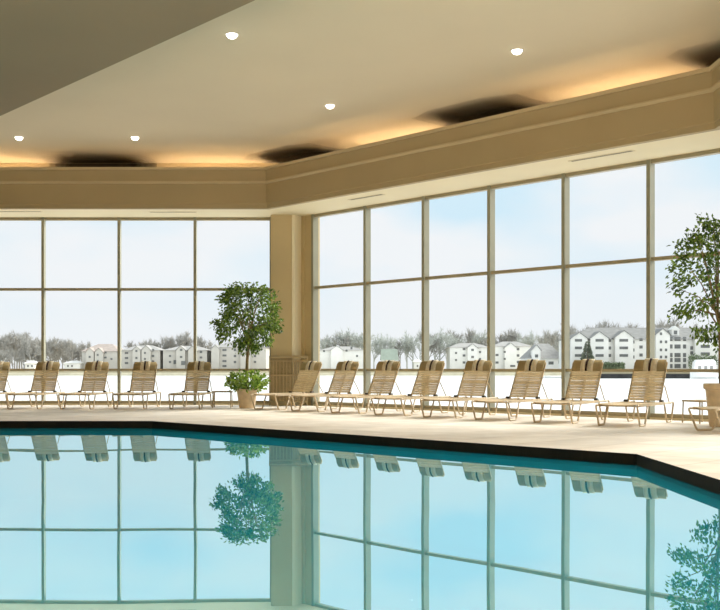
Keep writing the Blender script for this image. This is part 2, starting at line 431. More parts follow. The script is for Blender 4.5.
# --- cove lights and dark slats drawn as the shade between them
def along_left(x0, x1, off): return Vector((x0, YW-off, 0)), Vector((x1, YW-off, 0))
def s_of(x, d):       # photo column -> point on the line X + COT*Y = d
    Y = F*d/(x+F*COT-360); return Vector((d-COT*Y, Y, 0))
dcv = DW - 0.4/math.sin(AL)
cov = [(along_left(-4.95, -2.1, .4), 'left wall, next to the corner pier'),
       (along_left(-10.2, -7.5, .4), 'left wall, at the far left'),
       ((s_of(352, dcv), s_of(441, dcv)), 'right wall, next to the pier'),
       ((s_of(556, dcv), s_of(690, dcv)), 'right wall, far right')]
for (a, b), where in cov:
    mid = (a+b)/2; d = (b-a); L = d.length
    r = thing('cove_light', 'warm cove light above the fascia of the ' + where, 'light', (mid.x, mid.y, ZH+.5), math.atan2(d.y, d.x), 'cove lights above the window fascia')
    bm = nb(); box(bm, (-L/2, -.06, 0), (L/2, .06, .05)); obj('housing', bm, M['housing'], r)
    bm = nb(); tube(bm, [(-L/2+.03, 0, .09), (L/2-.03, 0, .09)], .025, 8); obj('light_tube', bm, M['cove'], r, True)
shade_spans = [(along_left(-7.75, -5.05, 0), (0, -1, 0)), (along_left(-14, -10.4, 0), (0, -1, 0)),
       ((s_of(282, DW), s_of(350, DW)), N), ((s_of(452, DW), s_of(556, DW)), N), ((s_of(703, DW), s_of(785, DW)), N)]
for gi, ((a, b), o) in enumerate(shade_spans):
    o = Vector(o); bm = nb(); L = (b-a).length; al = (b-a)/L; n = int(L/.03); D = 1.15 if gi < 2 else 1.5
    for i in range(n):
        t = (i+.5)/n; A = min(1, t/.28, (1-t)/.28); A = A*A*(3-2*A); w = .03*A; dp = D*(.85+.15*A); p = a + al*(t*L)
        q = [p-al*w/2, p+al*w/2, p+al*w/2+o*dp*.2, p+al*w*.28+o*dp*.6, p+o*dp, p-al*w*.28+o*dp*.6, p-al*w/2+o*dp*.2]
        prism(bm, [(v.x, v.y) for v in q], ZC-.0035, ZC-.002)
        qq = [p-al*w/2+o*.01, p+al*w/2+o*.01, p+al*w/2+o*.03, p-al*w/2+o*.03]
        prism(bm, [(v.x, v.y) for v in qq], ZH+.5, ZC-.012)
    struct('cove_shade', bm, M['dark_cove'])  # slats added as soft shade where no cove lamp shines
# --- recessed downlights
for (x, y), lab in zip(((232,34),(330,105),(517,50),(19,137),(135,137)),
        ('round recessed downlight in the tan ceiling beside the dropped ceiling edge', 'round recessed downlight in the tan ceiling above the corner pier, lowest of the middle three',
         'round recessed downlight in the tan ceiling, the one furthest right', 'round recessed downlight above the left window wall, leftmost of its pair', 'round recessed downlight above the left window wall, right one of its pair')):
    Y = F*(ZC-H)/(368-y); X = (x-360)/F*Y
    r = thing('downlight', lab, 'light', (X, Y, ZC), 0, 'recessed ceiling downlights')
    bm = nb(); lathe(bm, [(.09, 0), (.105, -.006), (.105, -.012), (.085, -.014), (.085, -.004), (.08, -.002)], 24); obj('trim_ring', bm, M['trimring'], r, True)
    bm = nb(); lathe(bm, [(.08, -.006), (.078, -.03), (.06, -.055), (.03, -.068)], 24); obj('lens', bm, M['lamp'], r, True)

# --- linear slot vents in the soffit
for (px, py), L, rz, lab in (((601,156), 1.25, -AL, 'slim linear air vent in the soffit above the right windows, the nearer one'),
                          ((366,197), 1.0, -AL, 'slim linear air vent in the soffit above the right windows, the farther one'),
                          ((173,212), 1.1, 0, 'slim linear air vent in the soffit above the left window wall'),
                          ((18,211.5), 1.1, 0, 'slim linear air vent in the soffit at the far left of the photo')):
    Y = F*(ZH-H)/(368-py); X = (px-360)/F*Y
    r = thing('linear_vent', lab, 'vent', (X, Y, ZH), rz, 'linear vents in the soffit')
    bm = nb(); box(bm, (-L/2, -.06, -.008), (L/2, -.035, 0)); box(bm, (-L/2, .035, -.008), (L/2, .06, 0)); box(bm, (-L/2-.03, -.06, -.008), (-L/2, .06, 0)); box(bm, (L/2, -.06, -.008), (L/2+.03, .06, 0)); obj('frame', bm, M['ventframe'], r)
    bm = nb(); box(bm, (-L/2, -.035, -.004), (L/2, .035, 0)); obj('slot', bm, M['vent'], r)

# ------------------------------------------------------------------ loungers
def make_lounger(label):
    r = thing('chaise_lounge', label, 'lounge chair')
    W = .33; ZR = .335; R = .016
    for s in (-1, 1):
        bm = nb(); tube(bm, [(s*W, -.90, ZR), (s*W, .90, ZR)], R, 8); obj('side_rail', bm, M['frame'], r, True)
        for t in (-1, 1):
            p = rounded([(s*W, t*.90, ZR), (s*W, t*1.01, ZR), (s*W, t*.87, R), (s*W, t*.61, R), (s*W, t*.46, ZR-.01)], .035, 4)
            bm = nb(); tube(bm, p, R, 8); obj('leg', bm, M['frame'], r, True)
    for y in (-.86, .36, .86):
        bm = nb(); tube(bm, [(-W, y, ZR-.012), (W, y, ZR-.012)], .013, 8); obj('cross_bar', bm, M['frame'], r, True)
    # seat straps: wrapped bands across the rails
    bm = nb(); y = -.93
    while y < .40:
        n = 6
        prev = None
        for i in range(n+1):
            x = -W-.004 + (2*W+.008)*i/n; z = ZR+.020 - .018*math.sin(PI*i/n)
            cur = [bm.verts.new((x, y, z)), bm.verts.new((x, y+.052, z)), bm.verts.new((x, y+.052, z-.008)), bm.verts.new((x, y, z-.008))]
            if prev:
                for k in range(4):
                    j = (k+1) % 4; bm.faces.new((prev[k], prev[j], cur[j], cur[k]))
            else: bm.faces.new(cur)
            prev = cur
        bm.faces.new(prev[::-1])
        for s in (-1, 1): box(bm, (s*(W+.004)-.016, y, ZR-.022), (s*(W+.004)+.016, y+.052, ZR+.020))
        y += .0565
    obj('seat_straps', bm, M['seat'], r)
    # backrest
    B0 = Vector((0, .42, ZR+.01)); B1 = Vector((0, .86, 1.035)); d = (B1-B0).normalized(); nrm = Vector((0, -d.z, d.y)); L = (B1-B0).length
    WB = .27
    def bp(x, t, o=0.0): return B0 + Vector((x, 0, 0)) + d*t + nrm*o
    bm = nb(); tube(bm, rounded([bp(-WB, 0), bp(-WB, L), bp(WB, L), bp(WB, 0)], .06, 5), .015, 8)
    obj('back_frame', bm, M['frame'], r, True)
    bm = nb(); tube(bm, [bp(-WB, L*.45, -.03), bp(WB, L*.45, -.03)], .013, 8); tube(bm, [bp(0, .02, -.03), bp(0, L*.7, -.03)], .02, 8); obj('back_brace', bm, M['frame'], r, True)
    bm = nb(); t = .03
    while t < L-.03:
        vs = [bp(x, tt, o) for x in (-WB-.014, WB+.014) for tt in (t, t+.046) for o in (.010, .018)]
        vs = [bm.verts.new(v) for v in vs]
        for f in ((0,1,3,2),(4,6,7,5),(0,4,5,1),(2,3,7,6),(0,2,6,4),(1,5,7,3)): bm.faces.new([vs[i] for i in f])
        t += .0545
    obj('back_straps', bm, M['strap'], r)
    for s in (-1, 1):
        bm = nb(); tube(bm, [bp(s*(WB+.02), L*.42, -.02), (s*(WB+.03), .86, ZR)], .010, 6); obj('prop_strut', bm, M['frame'], r, True)
        bm = nb(); box(bm, (s*(WB+.03)-.03, .36, ZR-.005), (s*(WB+.03)+.03, .45, ZR+.055)); obj('hinge', bm, M['hinge'], r, False, .008)
    def slab(x0, x1, t0, t1, o0, o1):
        bm = nb(); nx = 1; vs = []
        K = 8
        top = []; bot = []
        for i in range(K+1):
            t = t0 + (t1-t0)*i/K; bulge = (o1-o0)*math.sin(PI*(0.08+0.84*i/K))
            top.append((bm.verts.new(bp(x0, t, o0+bulge)), bm.verts.new(bp(x1, t, o0+bulge))))
            bot.append((bm.verts.new(bp(x0, t, o0)), bm.verts.new(bp(x1, t, o0))))
        for i in range(K):
            bm.faces.new((top[i][0], top[i][1], top[i+1][1], top[i+1][0])); bm.faces.new((bot[i][1], bot[i][0], bot[i+1][0], bot[i+1][1]))
            bm.faces.new((bot[i][0], top[i][0], top[i+1][0], bot[i+1][0])); bm.faces.new((top[i][1], bot[i][1], bot[i+1][1], top[i+1][1]))
        bm.faces.new((top[0][1], top[0][0], bot[0][0], bot[0][1])); bm.faces.new((top[K][0], top[K][1], bot[K][1], bot[K][0]))
        return bm
    pad = obj('head_pad', slab(-.26, .26, L-.215, L+.015, .020, .065), M['pad'], r, True)
    st = obj('pad_strap', slab(-.105, -.020, L-.225, L+.03, .030, .074), M['pale'], pad, True); st['label'] = 'pale cream strap'
    st = obj('pad_strap', slab(.022, .125, L-.225, L+.03, .030, .074), M['pale'], pad, True); st['label'] = 'pale cream strap'
    st = obj('pad_strap', slab(-.016, .018, L-.215, L+.035, .034, .078), M['darkstrap'], pad, True); st['label'] = 'dark brown strap'
    return r
ordn = ['first', 'second', 'third', 'fourth', 'fifth', 'sixth', 'seventh', 'eighth']
GR = 'tan strap loungers along the right window wall'
# right wall row: foot ends point to the pool, 30 degrees off the view axis
proto = None
for k in range(8):
    i = 7-k
    lab = 'tan strap lounger along the right windows, %s from the corner pier' % ordn[i]
    o = make_lounger(lab) if proto is None else copy_tree(proto)
    if proto is None: proto = o
    o['label'] = lab; o['group'] = GR
    o.location = (4.54-.873*k, 16.77+.90*k, 0); o.rotation_euler = (0, 0, -math.radians(33 + random.uniform(-1.5, 1.5)))
for j, x in enumerate((195, 141, 91, 41, -9)):
    o = copy_tree(proto); YH = 23.55
    o['label'] = ('tan strap lounger at the left windows, beside the small side table' if j == 0 else
                  'tan strap lounger cut off by the left edge of the photo' if j == 4 else
                  'tan strap lounger at the left windows, %s to the left of the side table' % ordn[j])
    o['group'] = 'tan strap loungers along the left window wall'
    o.location = ((x-360)/F*(YH+.35), YH, 0); o.rotation_euler = (0, 0, math.radians(random.uniform(-2, 2)))
o = copy_tree(proto)
o['label'] = 'tan strap lounger cut off by the right edge, before the large ficus'
o['group'] = 'tan strap loungers on the pool deck, right end'
ax = Vector((.97, .25, 0))
o.rotation_euler = (0, 0, math.atan2(-ax.x, ax.y))
o.location = (5.05+.74*ax.x+.08, 14.62+.74*ax.y, 0)

# ------------------------------------------------------------------ side tables
def side_table(label, loc, rz):
    r = thing('side_table', label, 'side table', loc, rz, 'small side tables on the deck')
    hw = .22; zt = .385
    bm = nb(); tube(bm, rounded([(0, -hw, zt-.015), (-hw, -hw, zt-.015), (-hw, hw, zt-.015), (hw, hw, zt-.015), (hw, -hw, zt-.015), (0, -hw, zt-.015)], .04, 4), .014, 8); obj('top_rim', bm, M['table'], r, True)
    bm = nb()
    for k in range(8):
        y = -hw+.015+k*.0535; box(bm, (-hw+.01, y, zt-.016), (hw-.01, y+.046, zt-.002))
    obj('slatted_top', bm, M['strap'], r)
    for sx in (-1, 1):
        for sy in (-1, 1):
            bm = nb(); tube(bm, [(sx*(hw-.02), sy*(hw-.02), zt-.02), (sx*(hw-.01), sy*(hw-.01), 0)], .012, 8); obj('leg', bm, M['table'], r, True)
    return r
side_table('small tan side table between a lounger and the corner ficus pot', ((222.5-360)/F*23.75, 23.75, 0), .05)
side_table('small tan side table in front of the right windows, beside the large ficus pot', (5.70, 17.05, 0), .4)

# ------------------------------------------------------------------ potted ficus trees
def leaf(bm, p, d, ln, wd, rng):
    d = d.normalized(); s = d.cross(Vector((rng.uniform(-1,1), rng.uniform(-1,1), rng.uniform(-.2,1)))).normalized(); u = s.cross(d)
    a = bm.verts.new(p); b = bm.verts.new(p+d*ln*.45+s*wd*.5+u*wd*.12); c = bm.verts.new(p+d*ln - u*wd*.15); e2 = bm.verts.new(p+d*ln*.45-s*wd*.5+u*wd*.12)
    m_ = bm.verts.new(p+d*ln*.5)
    bm.faces.new((a, b, m_)); bm.faces.new((b, c, m_)); bm.faces.new((c, e2, m_)); bm.faces.new((e2, a, m_))
def rnd(rng):
    while True:
        v = Vector((rng.uniform(-1,1), rng.uniform(-1,1), rng.uniform(-1,1)))
        if .05 < v.length < 1: return v
def ficus(label, loc, pot_r, pot_h, trunk_to, crown_c, crown_r, nclus, nleaf, seed, under=True, lsc=1.0):
    rng = random.Random(seed)
    r = thing('potted_ficus', label, 'potted tree', loc, 0, None)
    bm = nb(); lathe(bm, [(pot_r*.68, 0), (pot_r*.72, .03), (pot_r*.93, pot_h*.86), (pot_r*1.04, pot_h*.87), (pot_r*1.05, pot_h*.98), (pot_r*1.0, pot_h), (pot_r*.92, pot_h*.99), (pot_r*.90, pot_h*.90)], 32)
    obj('pot', bm, M['pot'], r, True, .008)
    bm = nb(); lathe(bm, [(pot_r*.90, pot_h*.88), (pot_r*.89, pot_h*.93), (pot_r*.5, pot_h*.96), (.02, pot_h*.97)], 24); obj('soil', bm, M['soil'], r, True)
    cc = Vector(crown_c); cr = Vector(crown_r)
    base = Vector((0, 0, pot_h*.9)); top = Vector(trunk_to)
    pts = [base + (top-base)*t + Vector((.025*math.sin(t*5+seed), .02*math.cos(t*4), 0))*t for t in [i/7 for i in range(8)]]
    bm = nb(); tube(bm, pts, .045*(pot_r/.3)**.5, 10, r2=.03); tr = obj('trunk', bm, M['bark'], r, True)
    cl = []
    for i in range(nclus):
        v = rnd(rng); v = v.normalized()*(v.length**.55)
        cl.append(cc + Vector((v.x*cr.x, v.y*cr.y, v.z*cr.z)))
    bm = nb()
    for p in cl[:26]:
        mid = top + (p-top)*.5 + Vector((0, 0, .08)); tube(bm, [top-Vector((0,0,rng.uniform(0,.25))), mid, p], .014, 5, r2=.004)
    obj('branch_work', bm, M['bark'], tr)
    bm = nb()
    for p in cl:
        out = (p-cc)
        for j in range(nleaf):
            q = p + rnd(rng)*rng.uniform(.4,1)*cr.x*.24
            dd_ = (out.normalized()*.6 + rnd(rng) + Vector((0,0,-.45)))
            leaf(bm, q, dd_, rng.uniform(.075, .12)*lsc, rng.uniform(.042, .06)*lsc, rng)
    obj('foliage', bm, M['leaf'], r)
    if under:
        bm = nb()
        for i in range(620):
            a = rng.uniform(0, 2*PI); v = rnd(rng)
            q = Vector((v.x*pot_r*1.9, v.y*pot_r*1.9, pot_h+.15+v.z*.26))
            if q.z < pot_h-.05 and math.hypot(q.x, q.y) < pot_r*1.1: q.z = pot_h+.1
            leaf(bm, q, Vector((q.x, q.y, rng.uniform(-.3,.5)))+rnd(rng)*.4, rng.uniform(.08, .13), rng.uniform(.05, .075), rng)
        u = obj('underplanting', bm, M['leaf2'], r)
    return r
Yf = 23.3
ficus('round-headed ficus tree in a tan pot with leafy underplanting, beside the corner pier', ((247-360)/F*Yf, Yf, 0), .25, .45, (.02, 0, 1.62),
      (.03, 0, H+1.18), (.76, .74, .76), 140, 29, 3, lsc=.9)
Yg = 16.0
ficus('tall ficus tree in a tan pot cut off by the right edge of the photo', (5.68, Yg, 0), .27, .68, (-.06, 0, 1.75),
      (-.02, 0, H+1.36), (.76, .74, 1.0), 150, 30, 11, under=False, lsc=.78)

# ------------------------------------------------------------------ low slatted screen in front of the pier
r = thing('guard_screen', 'low bronze slatted screen with mesh in front of the corner pier', 'screen', (0, 0, 0))
ga, gb = Vector((-2.20, 24.86, 0)), Vector((-1.62, 24.86, 0)); gc = P0+U*.62+N*.16
zt = 1.21
for a, b in ((ga, gb), (gb, gc)):
    d = (b-a)
    for z, hh in ((zt-.02, .05), (.74, .035), (zt-.12, .025), (.10, .04)):
        bm = nb(); beam(bm, a+Vector((0,0,z)), b+Vector((0,0,z)), .03, hh); obj('rail', bm, M['screen'], r)
    bm = nb(); n = 7
    for i in range(n+1):
        p = a + d*(i/n); beam(bm, p+Vector((0,0,.08)), p+Vector((0,0,zt-.1)), .018, .018, up=Vector((0,1,0)))
    obj('slats', bm, M['screen'], r)
    bm = nb(); off = Vector((0, .02, 0))
    bm.faces.new([bm.verts.new(q) for q in (a+off+Vector((0,0,.1)), b+off+Vector((0,0,.1)), b+off+Vector((0,0,zt)), a+off+Vector((0,0,zt)))]); obj('mesh_panel', bm, M['meshfab'], r)
for p in (ga, gb, gc):
    bm = nb(); beam(bm, p, p+Vector((0,0,zt)), .03, .03, up=Vector((0,1,0))); obj('post', bm, M['screen'], r)

# ------------------------------------------------------------------ the bay and the far shore
ZS = -1.5
bm = nb(); vs = [bm.verts.new(p) for p in ((-400, 25.9, ZS), (900, 25.9, ZS), (900, 335, ZS), (-400, 335, ZS))]; bm.faces.new(vs); 
# keep the bay outside of the building's right flank as well
vs = [bm.verts.new(p) for p in ((8.2, -200, ZS), (900, -200, ZS), (900, 25.9, ZS), (8.2, 25.9, ZS))]; bm.faces.new(vs)
sea = struct('bay_water', bm, M['sea'])
bm = nb(); box(bm, (-600, 330, ZS-1), (900, 900, -.1)); struct('shore_ground', bm, M['land'])
bm = nb(); prism(bm, [(-600, 330), (900, 330), (900, 326), (-600, 326)], ZS-.5, -.55); struct('shore_bank', bm, M['sand'])
bm = nb(); prism(bm, [(48, 238), (300, 238), (300, 329), (70, 329)], ZS-.5, .02); struct('point_ground', bm, M['land'])
bm = nb(); prism(bm, [(47.2, 237.2), (300, 237.2), (300, 237.9), (47.2, 237.9)], ZS-.5, -.45); struct('seawall', bm, M['seawall'])

def wx(x, Y): return (x-360)/F*Y
def wz(y, Y): return H+(368-y)/F*Y
def building(label, cat, Y, x0, x1, ye, yr, wallm, roofm, bays=(), cols=(), depth=14, zb=-.1, dormers=()):
    """apartment block from photo measures: front plane at Y; bays (xc, half width, eave y, gable top y); cols (xc, rows, w, h)"""
    X0, X1 = wx(x0, Y), wx(x1, Y); xc = (X0+X1)/2
    r = thing('apartment_building' if cat != 'house' else 'house', label, cat, (xc, Y, zb))
    ze = wz(ye, Y)-zb; zr = wz(yr, Y)-zb; hx = (X1-X0)/2
    bm = nb(); box(bm, (-hx, 0, 0), (hx, depth, ze)); obj('walls', bm, wallm, r)
    bm = nb(); e = .5; ins = min(hx*.6, depth*.45)
    v = [bm.verts.new(p) for p in ((-hx-e, -e, ze-.1), (hx+e, -e, ze-.1), (hx+e, depth+e, ze-.1), (-hx-e, depth+e, ze-.1), (-hx+ins, depth/2, zr), (hx-ins, depth/2, zr))]
    for f in ((0,1,5,4),(1,2,5),(2,3,4,5),(3,0,4),(3,2,1,0)): bm.faces.new([v[i] for i in f])
    obj('roof', bm, roofm, r)
    spans = []
    for (bx, hw, y1, y2) in bays:
        bxx = wx(bx, Y)-xc; hw_ = hw/F*Y; z1 = wz(y1, Y)-zb; z2 = wz(y2, Y)-zb; pr = 1.6
        spans.append((bxx-hw_, bxx+hw_))
        bm = nb()
        fr = [(-hw_, 0), (hw_, 0), (hw_, z1), (0, z2), (-hw_, z1)]
        a = [bm.verts.new((bxx+p, -pr, q)) for p, q in fr]; b = [bm.verts.new((bxx+p, 1.5, q)) for p, q in fr]
        bm.faces.new(a); bm.faces.new(b[::-1])
        for i in range(5):
            j = (i+1) % 5; bm.faces.new((a[i], b[i], b[j], a[j]))
        obj('gabled_bay', bm, wallm, r)
        bm = nb()
        for s in (-1, 1):
            q = [(bxx, -pr-.3, z2+.15), (bxx, 3.5, z2+.15), (bxx+s*(hw_+.35), 3.5, z1-.1), (bxx+s*(hw_+.35), -pr-.3, z1-.1)]
            up = [bm.verts.new(p) for p in q]; dn = [bm.verts.new((p[0], p[1], p[2]-.12)) for p in q]
            bm.faces.new(up); bm.faces.new(dn[::-1])
            for i in range(4):
                j = (i+1) % 4; bm.faces.new((up[i], up[j], dn[j], dn[i]))
        obj('bay_roof', bm, roofm, r)
    for (cx, cy) in dormers:
        px_ = wx(cx, Y)-xc; pz = wz(cy, Y)-zb
        bm = nb(); box(bm, (px_-.9, 2.0, pz-1.2), (px_+.9, 5.0, pz+.5)); vv = [bm.verts.new(p) for p in ((px_-1.1, 1.9, pz+.5), (px_+1.1, 1.9, pz+.5), (px_, 1.9, pz+1.5), (px_-1.1, 5, pz+.5), (px_+1.1, 5, pz+.5), (px_, 5, pz+1.5))]
        for f in ((0,1,2),(3,5,4),(0,2,5,3),(1,4,5,2),(0,3,4,1)): bm.faces.new([vv[i] for i in f])
        dm = obj('dormer', bm, M['white'], r)
        bm = nb(); box(bm, (px_-.4, 1.9, pz-.6), (px_+.4, 2.0, pz+.3)); obj('window', bm, M['farglass'], dm)
    for (cx, rows, w_, h_) in cols:
        px_ = wx(cx, Y)-xc; front = -.06
        for (s0, s1) in spans:
            if s0-.1 < px_ < s1+.1: front = -1.66
        hw_ = w_/F*Y/2; hh = h_/F*Y/2
        for y in rows:
            z = wz(y, Y)-zb
            bm = nb(); box(bm, (px_-hw_, front-.03, z-hh), (px_+hw_, front+.1, z+hh)); obj('window', bm, M['farglass'], r)
    return r
R3 = (340.5, 348, 355.5)
building('long white waterfront apartment building with grey roof and gabled bays, at the right', 'building', 250, 570, 790, 339, 326.5, M['white'], M['roof'],
    bays=((578, 8, 338.5, 333), (598, 9, 338.5, 332), (622.5, 9, 337.5, 331), (661, 7, 335, 329), (704, 11, 338, 331), (745, 10, 338, 331)),
    cols=((577, R3, 7, 2.6), (598, R3, 8, 2.6), (622, R3, 8.5, 2.6), (609.5, R3, 3, 3), (588, (348, 356), 3, 3), (641, (339.5, 347, 355, 363), 3.2, 3), (648, (339.5, 347, 355), 2.6, 3), (633, (342, 350, 357), 2.8, 3),
          (659, (334, 342, 350, 357), 2.2, 2.6), (664, (342, 350, 357), 2.2, 2.6), (671, (339, 346.5, 355, 360, 366), 3, 4), (677.5, (339, 346.5, 355, 360, 366), 6, 4), (684.5, (339, 346.5, 355, 360, 366), 3, 4),
          (692, (348, 353), 3.5, 3.4), (703, (339, 346.5, 354), 9, 3), (716, (350, 356), 3, 3)), dormers=((678, 331.5),), zb=0.02)
building('white house with a broad pale grey roof, left of the long apartment building', 'house', 275, 529, 564, 358, 343, M['white'], M['roof3'],
    bays=((535.5, 4, 350, 345),), cols=((535.5, (356,), 3, 3), (551, (363,), 5, 3), (560, (362,), 3, 3)), zb=-.1)
building('pale apartment block with two window columns behind the sixth lounger', 'building', 335, 494, 531, 346, 341, M['white'], M['roof3'],
    cols=((497, (355, 362.5), 3, 2.2), (504, (352, 359), 2, 2), (518, (349, 355.5, 362), 2.6, 2.4), (527, (356,), 4, 2), (512, (366,), 5, 2)), bays=((510, 6, 348, 343),))
building('pale apartment block behind the fifth lounger, left of a mullion', 'building', 335, 450, 489, 347, 342.5, M['white'], M['roof3'],
    cols=((464, (349, 355.5, 362.5), 2.6, 2.2), (472, (350, 357), 2.6, 2.2), (480, (352, 359), 2, 2), (456, (353, 360), 2, 2)), bays=((472, 5, 348, 344),))
building('white snowy-looking block behind bare trees, right of the corner pier', 'building', 335, 320, 364, 350, 346, M['white'], M['roof3'],
    cols=((346.5, (350.5,), 2, 2), (351.5, (348,), 2, 2.6), (324, (351,), 2, 2), (357, (356,), 2, 2)), bays=((337, 6, 350, 346),))
building('cream apartment block seen through the corner ficus crown', 'building', 335, 212, 266, 347, 341, M['offwhite'], M['roof3'],
    cols=((224.5, (350, 355.5, 361, 366), 4, 2), (235, (350, 356, 362), 2.4, 2.2), (255, (350, 356, 362), 2.4, 2.2)), bays=((216, 4, 349, 345), (246, 5, 349, 344)))
building('cream apartment block with white gables, behind the lounger beside the side table', 'building', 335, 163, 207, 350, 345.5, M['offwhite'], M['roof3'],
    cols=((182, (350, 357), 2.4, 2), (170, (356, 362), 2, 2), (176, (362,), 5, 4), (184, (363,), 4, 4), (201, (352, 357.5), 2.4, 2)), bays=((181.5, 4.5, 350, 346), (193, 4, 350, 346)))
building('cream apartment block right of the second left mullion, behind the third lounger', 'building', 335, 121, 160, 350, 345, M['offwhite'], M['roof3'],
    cols=((126.5, (353, 358, 363), 3.4, 2), (137.5, (351, 358), 2, 2), (153, (350, 356, 361.5), 2.6, 2.2), (146, (353, 359), 1.8, 2)), bays=((137.5, 4, 350, 346.5), (147, 4.5, 350, 345.5)))
building('cream apartment block with a pinkish roof, left of the second left mullion', 'building', 335, 82, 118, 351, 343.5, M['offwhite'], M['roof2'],
    cols=((105, (352.5, 357.5), 3.2, 1.8), (111.5, (359,), 2, 1.8), (91, (357,), 2, 2), (99, (355, 361), 1.8, 2)), bays=((91, 4, 352, 348), (100, 4, 352, 348)))
building('tiny white waterside house at the foot of the left woods', 'house', 332, 25, 34, 363, 360.5, M['white'], M['white'], cols=((28, (366,), 1.5, 2), (32, (366,), 1.5, 2)), depth=6)
building('small white waterside house between the second and third lounger from the left edge', 'house', 332, 64, 80, 363, 360.5, M['white'], M['white'], cols=((68, (366,), 1.6, 2), (72, (366,), 1.6, 2)), depth=6)
building('tiny white hut on the shore behind a right hand mullion', 'house', 332, 414, 421, 361.5, 359, M['white'], M['white'], cols=((417.5, (366,), 1.5, 2),), depth=4)
# green shed
r = thing('shed', 'grey-green shed among bare trees behind the third lounger of the right row', 'shed', (wx(389.5, 333), 333, -.1))
bm = nb(); box(bm, (-2.7, 0, 0), (2.7, 5, wz(359.5,333))); obj('walls', bm, M['white'], r)
bm = nb(); v = [bm.verts.new(p) for p in ((-3, -.4, wz(359.8,333)), (3, -.4, wz(359.8,333)), (3, 5.4, wz(359.8,333)), (-3, 5.4, wz(359.8,333)), (-2.6, 2.5, wz(348.5,333)), (2.6, 2.5, wz(348.5,333)))]
for f in ((0,1,5,4),(1,2,5),(2,3,4,5),(3,0,4),(3,2,1,0)): bm.faces.new([v[i] for i in f])
obj('roof', bm, M['greenshed'], r)
# moored boat
r = thing('cabin_boat', 'white cabin boat moored in front of the long apartment building', 'boat', (wx(703.5, 234), 234, ZS))
bm = nb(); K = 10; rows = []
for i in range(K+1):
    t = i/K; x = -3.1+6.2*t; b_ = 1.1*(1-(max(0, (.35-t))/.35)**2*.95); sh = 1.3+.3*(1-t)
    rows.append([bm.verts.new(p) for p in ((x, -b_, sh), (x, -b_*.8, .3), (x, 0, -.15), (x, b_*.8, .3), (x, b_, sh))])
for a, b in zip(rows, rows[1:]):
    for k in range(4): bm.faces.new((a[k], a[k+1], b[k+1], b[k]))
    bm.faces.new((a[4], a[0], b[0], b[4]))
bm.faces.new(rows[0]); bm.faces.new(rows[-1][::-1]); obj('hull', bm, M['boat'], r, False)
bm = nb()
prof = [(-2.5, 1.4), (-2.3, 3.6), (-1.8, 4.3), (2.0, 4.4), (2.6, 3.9), (2.7, 1.4)]
a = [bm.verts.new((x, -.95, z)) for x, z in prof]; b = [bm.verts.new((x, .95, z)) for x, z in prof]
bm.faces.new(a); bm.faces.new(b[::-1])
for i in range(6): bm.faces.new((a[i], b[i], b[(i+1) % 6], a[(i+1) % 6]))
cb = obj('cabin', bm, M['boat'], r, False, .15)
for x in (-1.2, .2, 1.5):
    bm = nb(); box(bm, (x-.35, -.99, 2.2), (x+.35, -.94, 2.9)); obj('window', bm, M['roof3'], cb)

# bare trees
def bare_tree(seed, dens, m):
    """unit tree: height 1, crown about 0.8 wide; returns (trunk mesh, twig mesh)"""
    rng = random.Random(seed)
    bt = nb(); bw = nb()
    def twig(p, d, ln, w):
        s = d.cross(rnd(rng)).normalized()*w
        q = p+d*ln
        bw.faces.new([bw.verts.new(v) for v in (p-s, p+s, q)])
    def grow(p, d, ln, rad, lev):
        q = p + d*ln*.5 + rnd(rng)*ln*.06; e_ = p+d*ln
        tube(bt, [p, q, e_], rad, 4 if lev else 6, r2=rad*.55, cap=False)
        if lev >= 3:
            for i in range(dens*2):
                t = rng.uniform(.1, 1); twig(p+d*ln*t, (d*.7+rnd(rng)*.9+Vector((0,0,.2))).normalized(), rng.uniform(.05, .12), rng.uniform(.0028, .0052))
            return
        for i in range((5, 4, 3)[lev]):
            t = rng.uniform(.35, 1) if i else 1.0
            nd = (d*.75 + rnd(rng)*.75 + Vector((0,0,.22))).normalized()
            grow(p+d*ln*t, nd, ln*rng.uniform(.58, .78), rad*.5, lev+1)
    grow(Vector((0,0,0)), Vector((0,0,1)), .34, .018, 0)
    top = max(v.co.z for v in bw.verts)
    for b_ in (bt, bw):
        for v in b_.verts: v.co = v.co/top
    return bt, bw
tm = []
for i, (sd, dn, mk) in enumerate(((1, 9, 'twig'), (2, 9, 'twig2'), (5, 8, 'twig3'), (9, 7, 'twig2'), (14, 10, 'twig'))):
    bt, bw = bare_tree(sd, dn, M[mk])
    o = thing('bare_tree', 'proto', 'tree'); obj('trunk', bt, M[mk], o); obj('twigs', bw, M[mk], o); tm.append([o, False])
def tree(kind, x, ytop, Y, label, group, wide=1.0):
    o, used = tm[kind]
    if used: o = copy_tree(o)
    tm[kind][1] = True
    h = wz(ytop, Y)
    o.location = (wx(x, Y), Y, -.1); o.rotation_euler = (0, 0, random.uniform(0, 6.28)); o.scale = (h*wide, h*wide, h)
    o['label'] = label; o['category'] = 'tree'; o['group'] = group
rg = random.Random(4)
LW = 'grey bare tree crowded into the dense woods at the left of the far shore'
def ridge(x):
    pts = [(-20, 334), (0, 331), (15, 328), (22, 328), (32, 335), (45, 336), (55, 334), (80, 338), (100, 340), (118, 344)]
    for (a, ya), (b, yb) in zip(pts, pts[1:]):
        if a <= x <= b: return ya+(yb-ya)*(x-a)/(b-a)
    return 342
for i in range(30):
    x = -12+i*3.2+rg.uniform(-1, 1); 
    tree(rg.choice((0, 2, 4)), x, ridge(x)+rg.uniform(-.5, 2), 340+3.1*((i*7)%13), LW, 'trees of the left woods', 1.0)
